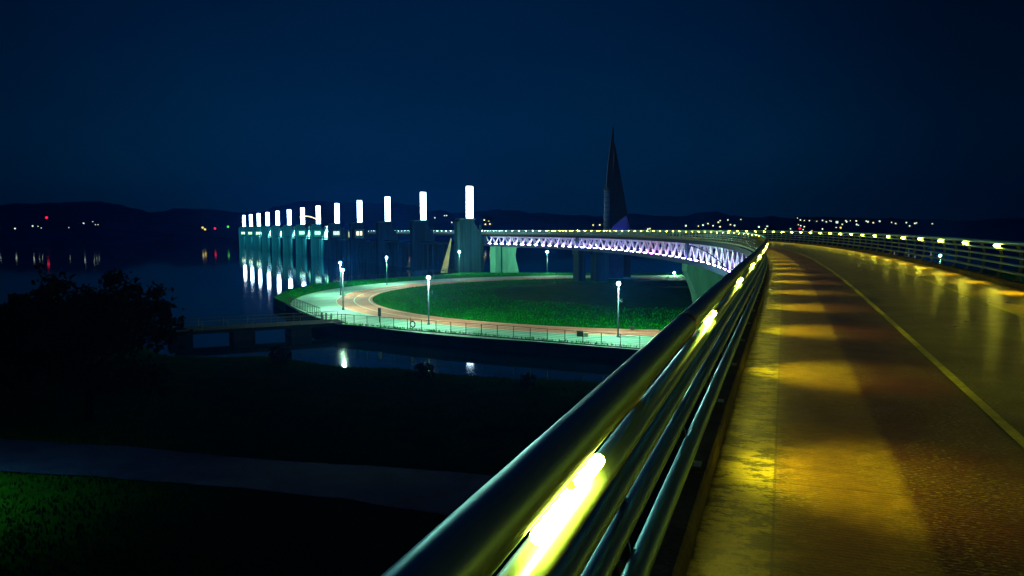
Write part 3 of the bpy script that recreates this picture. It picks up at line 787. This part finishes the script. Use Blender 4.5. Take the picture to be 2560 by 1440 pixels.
        o = spot(r, (0, 0, 0), (0, 0, -1), 5000, (.35, .9, .75), 100, .8); o.parent = r; o.location = (-1.2, -T / 2 - 3.2, zc - .9); o.rotation_euler = (radians(-14), 0, 0)
# cabin cluster near the fourth pier
r = empty("gate_house", (-60.5, 292, 0), wrz); tag(r, "lit gate house with yellowish windows beside the fifth weir pier", "gate house")
mb = MB(); mb.box((0, 0, 8.9), (6.5, 3.0, 3.6)); mb.box((0, 0, 10.8), (7.2, 3.6, .25)); mb.box((-.4, 0, 3), (3.0, 2.2, 9)); mb.build("wall", M['concrete'], r)
for x, w_ in ((-2.2, .6), (-.9, .9), (.5, 1.1), (1.9, 1.1)):
    mb = MB(); mb.box((x, -1.56, 9.0), (w_, .08, 2.1)); mb.build("window", M['winy' if x > 1 else 'win'], r)
# ochre warm-lit gate arms
for (bx, by, hh, lab, x_) in ((-17.9, 201.5, 8.2, "taller ochre-lit tapering gate arm left of the nearest weir pier", 2.0), (-31.6, 234, 6.6, "shorter ochre-lit tapering gate arm left of the second weir pier", 1.7)):
    r = empty("radial_strut", (bx, by, 0)); tag(r, lab, "gate strut", "ochre gate struts")
    mb = MB(); zz = 8.5 if hh > 8 else 6.3
    mb.add([(-x_ * .55, 0, -.8), (x_ * .35, 0, -.8), (x_ * .95, 0, zz * .96), (x_ * .82, 0, zz), (-x_ * .55, .5, -.8), (x_ * .35, .5, -.8), (x_ * .95, .5, zz * .96), (x_ * .82, .5, zz)],
           [(0, 1, 2, 3), (7, 6, 5, 4), (0, 4, 5, 1), (1, 5, 6, 2), (2, 6, 7, 3), (3, 7, 4, 0)])
    mb.build("arm_plate", M['ochre'], r)
    mb = MB(); mb.box((0, -4.6, .1), (.4, .3, .3)); mb.build("floodlight", M['dark'], r)
    o = spot(r, (0, 0, 0), (0, 0, 1), 330, (1, .75, .32), 70, .6); o.parent = r; o.location = (0, -4.4, .3)
    o.rotation_euler = (Vector((.4, 4.4, 3.2)) - Vector((0, 0, 0))).to_track_quat('-Z', 'Y').to_euler()

# ------------------------------------------------------------------ sail monument
sx, sy = 21.7, 165.0
r = empty("sail_monument", (sx, sy, 0)); tag(r, "tall dark sail-shaped spire with two pointed blades rising behind the bridge", "monument")
def wpt(px, py): return ((px - 1280) / 1900 * sy - sx, CZ + (577.7 - py) * sy / 1900)
def blade(name, outl, y0, y1, m, mid=None):
    mb = MB(); n = len(outl)
    mb.add([(x, y0, z) for x, z in outl] + [(x, y1, z) for x, z in outl], [tuple(range(n)), tuple(range(2 * n - 1, n - 1, -1))] + [(i, (i + 1) % n, n + (i + 1) % n, n + i) for i in range(n)])
    return mb.build(name, m, r)
blade("front_blade", [wpt(*p) for p in ((1528, 318), (1530.5, 345), (1530, 372), (1529, 430), (1527.5, 480), (1525, 560), (1524, 640), (1524, 697), (1508, 697), (1509, 600), (1511, 500), (1512.5, 468), (1516, 420), (1520, 385), (1524, 348))], -1.2, .1, M['sail'])
blade("rear_blade", [wpt(*p) for p in ((1531.5, 352), (1537, 372), (1543, 402), (1550, 437), (1558, 480), (1566, 522), (1571, 545), (1575, 572), (1578, 640), (1578, 697), (1526, 697), (1526.5, 560), (1529, 480), (1531.5, 432), (1533.5, 400), (1532.5, 372))], .35, 1.5, M['sail'])
blade("base_fin", [wpt(*p) for p in ((1523, 574), (1527, 566), (1552, 545), (1560, 540), (1569, 575), (1570, 590), (1523, 590))], -3.2, -2.5, M['fin'])
blade("pylon_wall", [wpt(*p) for p in ((1488, 590), (1553, 590), (1553, 700), (1488, 700))], -3.6, 1.6, M['girder'])
cx_, _z = wpt(1512.5, 473)
mb = MB(); mb.tube([(cx_, -2.4, -.3), (cx_, -2.4, _z)], .62, 16); mb.build("round_tower", M['cyl'], r, smooth=False)
mb = MB()
for i in range(9): mb.tube([(cx_, -2.4, 10 + i * 1.05), (cx_, -2.4, 10.12 + i * 1.05)], .68, 16)
mb.tube([(cx_, -2.4, _z - .5), (cx_, -2.4, _z + .15)], .72, 16)
mb.build("bands", M['girder'], r)
mb = MB(); mb.box((.3, -.3, -.0), (9, 8, .6)); mb.build("base_slab", M['concrete'], r)
mb = MB(); mb.box((3.1, -7.5, .2), (.5, .4, .4)); mb.box((cx_ - 2.5, -6, .2), (.5, .4, .4)); mb.build("floodlight", M['dark'], r)
o = spot(r, (0, 0, 0), (0, 0, 1), 2600, (.16, .42, 1), 34, .6); o.parent = r; o.location = (cx_ - 2.3, -5.8, 6.5); o.rotation_euler = Vector((2.3, 3.4, 8.0)).to_track_quat('-Z', 'Y').to_euler()
o = spot(r, (0, 0, 0), (0, 0, 1), 420, (.26, .20, 1), 46, .9); o.parent = r; o.location = (.6, -7.2, 7.5); o.rotation_euler = Vector((.4, 4.2, 4.0)).to_track_quat('-Z', 'Y').to_euler()
o = spot(r, (0, 0, 0), (0, 0, 1), 2200, (.10, .22, 1), 80, .9); o.parent = r; o.location = (-3, -26, .5); o.rotation_euler = Vector((0, 20, 2.5)).to_track_quat('-Z', 'Y').to_euler()

# ------------------------------------------------------------------ path lamps
def lamp_master():
    r = empty("path_lamp")
    mb = MB(); mb.tube([(0, 0, 0), (0, 0, 1.0), (0, 0, 5.0)], [.085, .07, .05], 8); mb.build("pole", M['polem'], r, smooth=True)
    mb = MB(); mb.tube([(0, 0, 0), (0, 0, .08), (0, 0, .30)], [.20, .18, .10], 10); mb.build("base", M['polem'], r)
    mb = MB(); mb.bar((0, 0, 3.55), (.28, 0, 3.62), .04, .04); mb.box((.34, 0, 3.55), (.16, .14, .34)); mb.build("speaker_box", M['polem'], r)
    mb = MB(); mb.sphere((0, 0, 5.22), .165, 14, 9, .82); mb.build("globe", M['pathlamp'], r, smooth=True)
    mb = MB(); mb.tube([(0, 0, 5.41), (0, 0, 5.46)], [.12, .03], 12); mb.tube([(0, 0, 4.96), (0, 0, 5.05)], [.06, .09], 10); mb.build("cap", M['polem'], r)
    return r
lm = None
lamps = [(1072, 812, "path lamp standing on the pale paving before the grass island, left of the quay fence box", 1), (1545, 843, "path lamp nearest the handrail, on the edge of the red track", 1),
         (858, 775, "front one of two overlapping path lamps at the left bend", 1), (852, 738, "rear one of two overlapping path lamps at the left bend", 1),
         (967, 712, "path lamp on the upper left curve of the red track", 1), (1148, 688.5, "path lamp in front of the nearest weir pier", 1), (1368, 683, "path lamp seen below the girder right of the abutment", 1),
         (2350, 686, "path lamp glowing through the right-hand railing bars", 1)]
lamps[0] = (1072, 812, "path lamp on pale paving between the quay fence and the grass island", 1)
for i, (px, py, lab, q) in enumerate(lamps):
    x, y = gp(px, py)
    if i == 5: y = 186.0; x = (1148 - 1280) / 1900 * y
    if i == 6: y = 186.0; x = (1368 - 1280) / 1900 * y
    if i == 7: y = 158.0; x = (2350 - 1280) / 1900 * y
    o = lm = lamp_master() if lm is None else copy_tree(lm)
    o.location = (x, y, .012); o.rotation_euler = (0, 0, .3 * i)
    tag(o, lab, "street lamp", "lamps along the ring path")
# the lamp whose light falls on the lower left meadow, just outside the frame, and dimmer far ones
o = copy_tree(lm); o.location = (-23.5, 25.5, 0); ml = o; tag(o, "path lamp on the near meadow outside the lower left of the picture", "street lamp", "lamps along the ring path")
for ch in o.children:
    if ch.name.startswith("globe"): ch.data = ch.data.copy(); ch.data.materials[0] = glow("meadow_lamp_globe", (.35, 1, .30), 12)
sp_ = spot(None, (0, 0, 0), (0, 0, -1), 6500, (.36, 1, .26), 155, 1.0); sp_.parent = ml; sp_.location = (.1, 0, 4.9)
for i, (px, y, z, lab) in enumerate(((2555, 120, 4.2, "faint path lamp at the right edge seen between the railing bars"), (1576, 172, 3.9, "low lamp by the green verge under the girder, right of the monument base"))):
    o = copy_tree(lm); o.location = ((px - 1280) / 1900 * y, y, 0); o.scale = (1, 1, 1)
    for ch in o.children:
        if ch.name.startswith("globe"): ch.data = ch.data.copy(); ch.data.materials[0] = M['pathlamp_far']
    if i == 1: o.scale = (.2, .2, .2) if False else (.25, .25, .25)
    tag(o, lab, "street lamp", "lamps along the ring path")
# floodlight washing the abutment
r = empty("floodlight", (-3.0, 176, 0)); tag(r, "small ground floodlight washing the abutment beside the nearest weir pier", "floodlight")
mb = MB(); mb.box((0, 0, .25), (.4, .3, .3)); mb.tube([(0, 0, 0), (0, 0, .2)], .05, 6); mb.build("lamp_head", M['dark'], r)
o = spot(r, (0, 0, 0), (0, 0, 1), 1100, (.08, 1, .55), 62, .8); o.parent = r; o.location = (0, .3, .5); o.rotation_euler = Vector((.5, 17, 3.0)).to_track_quat('-Z', 'Y').to_euler()
r = empty("floodlight", (12.5, 78.5, 0)); tag(r, "small ground floodlight aimed at the flared bridge pier at right", "floodlight")
mb = MB(); mb.box((0, 0, .25), (.4, .3, .3)); mb.tube([(0, 0, 0), (0, 0, .2)], .05, 6); mb.build("lamp_head", M['dark'], r)
o = spot(r, (0, 0, 0), (0, 0, 1), 260, (.1, 1, .6), 60, .8); o.parent = r; o.location = (0, .3, .5); o.rotation_euler = Vector((11, 13, 5.0)).to_track_quat('-Z', 'Y').to_euler()
# verge light on the far green strip
r = empty("floodlight", (38, 178, 0)); tag(r, "bright low floodlight on the green verge under the girder", "floodlight")
mb = MB(); mb.box((0, 0, .5), (.5, .3, .4)); mb.tube([(0, 0, 0), (0, 0, .4)], .05, 6); mb.build("lamp_head", M['dark'], r)
mb = MB(); mb.sphere((0, -.2, .55), .18); mb.build("lens", M['pathlamp'], r)

# ------------------------------------------------------------------ quay fences
def fence(p0, p1, sp, h, nb, label, thick=.045):
    p0, p1 = Vector((*p0, 0)), Vector((*p1, 0)); Ln = (p1 - p0).length; d = (p1 - p0) / Ln
    r = empty("quay_fence", p0); tag(r, label, "fence", None)
    n = int(Ln / sp); ang = math.atan2(d.y, d.x); d0 = d
    for i in range(n + 1):
        q = d0 * (i * sp); mb = MB(); mb.box((q.x, q.y, h / 2 + .06), (thick, thick * 1.4, h), ang); mb.box((q.x, q.y, .075), (.14, .14, .03), ang); mb.build("post", M['fence'], r)
    e_ = d0 * (n * sp)
    mb = MB(); mb.bar((0, 0, h + .07), (e_.x, e_.y, h + .07), .06, .05); mb.build("top_rail", M['fence'], r)
    for j in range(nb):
        z = .18 + (h - .25) * j / (nb - 1)
        mb = MB(); mb.bar((0, 0, z), (e_.x, e_.y, z), .018, .018); mb.build("wire", M['fence'], r)
    return r
fence((-18.9, 83.75), (44, 47.7), 1.83, 1.05, 6, "long quay fence of dark posts and wires along the lit paving")
fence((-22.9, 90.2), (-31.4, 106.4), .95, 1.1, 5, "short quay fence at the left tip of the paving")
fence((-13.4, 187.5), (-37.5, 150.5), 2.4, .9, 3, "thin pale railing along the far left shore of the verge")
# lifebuoy hanging on the quay fence
lx, ly = gp(1009, 826); lx, ly = -10.35, 83.75 - .5731 * (-10.35 + 18.9) - .12
r = empty("lifebuoy", (lx, ly, .62), math.atan2(-.573, 1)); tag(r, "dark ring lifebuoy hanging on a post of the long quay fence", "lifebuoy")
mb = MB(); ringp = [(.30 * cos(a), 0, .30 * sin(a)) for a in [2 * pi * i / 18 for i in range(19)]]; mb.tube(ringp, .07, 8); mb.build("ring", M['dark'], r, smooth=True)
mb = MB(); mb.box((-.34, .05, .1), (.06, .05, 1.1)); mb.build("hanger", M['dark'], r)
# information post
x, y = gp(949, 806); r = empty("marker_post", (x, y, .012)); tag(r, "dark upright marker board on the pale paving behind the quay fence", "sign post")
mb = MB(); mb.box((0, 0, .45), (.08, .08, .9)); mb.build("post", M['dark'], r)
mb = MB(); mb.box((0, 0, 1.15), (.36, .10, .95)); mb.build("board", M['dark'], r, bevel=.03)
x, y = gp(1449, 842); r = empty("equipment_box", (x, y, .012)); tag(r, "small dark equipment box on the red track behind the fence", "box")
mb = MB(); mb.box((0, 0, .28), (.55, .4, .5)); mb.build("case", M['dark'], r, bevel=.04)
mb = MB(); mb.box((0, 0, .56), (.62, .46, .06)); mb.build("lid", M['dark'], r)
mb = MB(); mb.box((.55, 0, .2), (.5, .3, .36)); mb.build("drawer", M['trackline'], r)
bo = None
for i, (px, lab) in enumerate(((805, "left bollard of three at the footbridge mouth"), (816, "middle bollard of three at the footbridge mouth"), (828.5, "right bollard of three at the footbridge mouth"))):
    x, y = gp(px, 799 + i)
    if bo is None:
        bo = empty("bollard"); mb = MB(); mb.tube([(0, 0, 0), (0, 0, .75)], .11, 10); mb.build("body", M['dark'], bo)
        mb = MB(); mb.sphere((0, 0, .76), .12, 10, 6, .6); mb.build("cap", M['fence'], bo)
        o = bo
    else: o = copy_tree(bo)
    o.location = (x, y, .012); tag(o, lab, "bollard", "bollards at the footbridge mouth")
# person-sized shrub shapes by the verge and the low shrubs of the pond bank
def shrub(x, y, z, h, label, n=220):
    r = empty("shrub", (x, y, z)); tag(r, label, "shrub", "shrubs by the pond")
    mb = MB(); mb.tube([(0, 0, -.1), (.05 * h, 0, h * .6)], [.05, .02], 5); mb.tube([(0, 0, 0), (-.2 * h, .1, h * .5)], [.04, .015], 5); mb.build("stem", M['bark'], r)
    mb = MB()
    for i in range(n):
        a = random.uniform(0, 2 * pi); rr = h * .55 * random.random() ** .5; zz = h * random.uniform(.1, 1) * (1 - .35 * (rr / h)); s_ = h * .07 * random.uniform(.6, 1.5)
        p = Vector((rr * cos(a), rr * sin(a), zz)); u = Vector((random.gauss(0, 1), random.gauss(0, 1), random.gauss(0, 1))).normalized(); v = u.orthogonal().normalized()
        mb.add([p + u * s_ * 1.5, p + v * s_, p - u * s_ * 1.5, p - v * s_], [(0, 1, 2, 3)])
    mb.build("foliage", M['leaf'], r)
for px, py, h, lab in ((700, 925, 1.5, "dark shrub at the left end of the pond bank"), (1062, 968, 1.2, "round dark shrub in the middle of the pond bank"), (1320, 985, 1.0, "low dark shrub at the right of the pond bank")):
    x, y = gp(px, py, -.6); shrub(x, y, bank_z(x, y) - .05, h, lab)

# ------------------------------------------------------------------ low footbridge over the pond mouth
r = empty("low_footbridge", (-19.5, 84.2, 0)); tag(r, "low dark footbridge on blocky piers crossing the pond mouth at left", "footbridge")
a_, b2 = Vector((0, 2.2, .05)), Vector((-15.5, -6.0, .05))
d = (b2 - a_).normalized(); nn = Vector((-d.y, d.x, 0))
mb = MB(); mb.bar(a_ + Vector((0, 0, -.15)), b2 + Vector((0, 0, -.15)), 3.6, .38); mb.build("slab", M['quay'], r)
Ld = (b2 - a_).length
for t in (.28, .62, .97):
    q = a_ + d * Ld * t; mb = MB(); mb.box((q.x, q.y, -1.6), (2.2, 3.4, 2.5), math.atan2(d.y, d.x)); mb.build("pier_block", M['quay'], r)
for sg in (-1, 1):
    mb = MB(); mb.bar(a_ + nn * sg * 1.7 + Vector((0, 0, .95)), b2 + nn * sg * 1.7 + Vector((0, 0, .95)), .06, .06)
    for j in range(3): mb.bar(a_ + nn * sg * 1.7 + Vector((0, 0, .25 + .22 * j)), b2 + nn * sg * 1.7 + Vector((0, 0, .25 + .22 * j)), .02, .02)
    mb.build("rail", M['fence'], r)
    for i in range(8):
        q = a_ + d * Ld * i / 7 + nn * sg * 1.7; mb = MB(); mb.box((q.x, q.y, .5), (.06, .06, .95)); mb.build("post", M['fence'], r)

# ------------------------------------------------------------------ trees
def tree(x, y, H, R, label, seed, nl, crown_c=.62, leaf=.16):
    rnd = random.Random(seed); z0 = bank_z(x, y) - .1
    r = empty("leafy_tree", (x, y, z0)); tag(r, label, "tree", None)
    mb = MB(); mb.tube([(0, 0, 0), (.1, 0, H * .2), (-.1, .1, H * .42)], [.28, .2, .14], 8)
    cl = []
    limbs = MB()
    for i in range(34):
        a = rnd.uniform(0, 2 * pi); e_ = rnd.uniform(-.75, 1.2); L_ = rnd.uniform(.65, 1.0)
        tip = Vector((cos(a) * cos(e_) * R * L_, sin(a) * cos(e_) * R * L_, H * (crown_c - .14) + sin(e_) * (H * (1 - crown_c)) * 1.15 * L_))
        st = Vector((-.1, .1, H * rnd.uniform(.25, .42))); mid = (st + tip) / 2 + Vector((rnd.uniform(-.4, .4), rnd.uniform(-.4, .4), .3))
        limbs.tube([st, mid, tip], [.08, .045, .015], 5)
        cl += [(tip, rnd.uniform(.55, 1.0)), (mid.lerp(tip, .5), rnd.uniform(.7, 1.2)), (mid, rnd.uniform(.6, 1.1))]
        for q in range(2):
            t2 = tip + Vector((rnd.gauss(0, .7), rnd.gauss(0, .7), rnd.gauss(.1, .5))); limbs.tube([mid.lerp(tip, .7), t2], [.02, .008], 4); cl.append((t2, rnd.uniform(.28, .55)))
    mb.build("trunk", M['bark'], r); limbs.build("limbs", M['bark'], r)
    lf = MB()
    for i in range(nl):
        c, rad = cl[rnd.randrange(len(cl))]
        p = c + Vector((rnd.gauss(0, 1), rnd.gauss(0, 1), rnd.gauss(0, .8))) * rad * .5 * (R / 5.0) ** .5
        s_ = leaf * rnd.uniform(.6, 1.4); u = Vector((rnd.gauss(0, 1), rnd.gauss(0, 1), rnd.gauss(0, 1))).normalized(); v = u.orthogonal().normalized()
        lf.add([p + u * s_, p + v * s_ * .55, p - u * s_, p - v * s_ * .55], [(0, 1, 2, 3)])
    lf.build("crown", M['leaf'], r)
tree(-23.2, 41.0, 9.0, 4.5, "big dark leafy tree silhouetted against the river at left", 3, 17000)
tree(-33.5, 52.0, 6.2, 3.8, "lower dark tree at the left edge behind the big one", 5, 7000, leaf=.2)
# tree(-18.6, 47.5, 5.2, 3.0, "lower dark tree just right of and behind the big left tree", 8, 7000, leaf=.17)

# ------------------------------------------------------------------ thin night haze
hz = bpy.data.materials.new("night_haze"); hz.use_nodes = True
N, L = hz.node_tree.nodes, hz.node_tree.links
for n in list(N): N.remove(n)
o_ = N.new("ShaderNodeOutputMaterial"); pv_ = N.new("ShaderNodeVolumePrincipled")
pv_.inputs["Color"].default_value = (.02, .20, 1, 1); pv_.inputs["Density"].default_value = .0003; pv_.inputs["Anisotropy"].default_value = .6
L.new(pv_.outputs[0], o_.inputs["Volume"])
mb = MB(); mb.box((0, 1000, 68), (7200, 3100, 146)); o = mb.build("haze", hz); tag(o, kind="stuff")
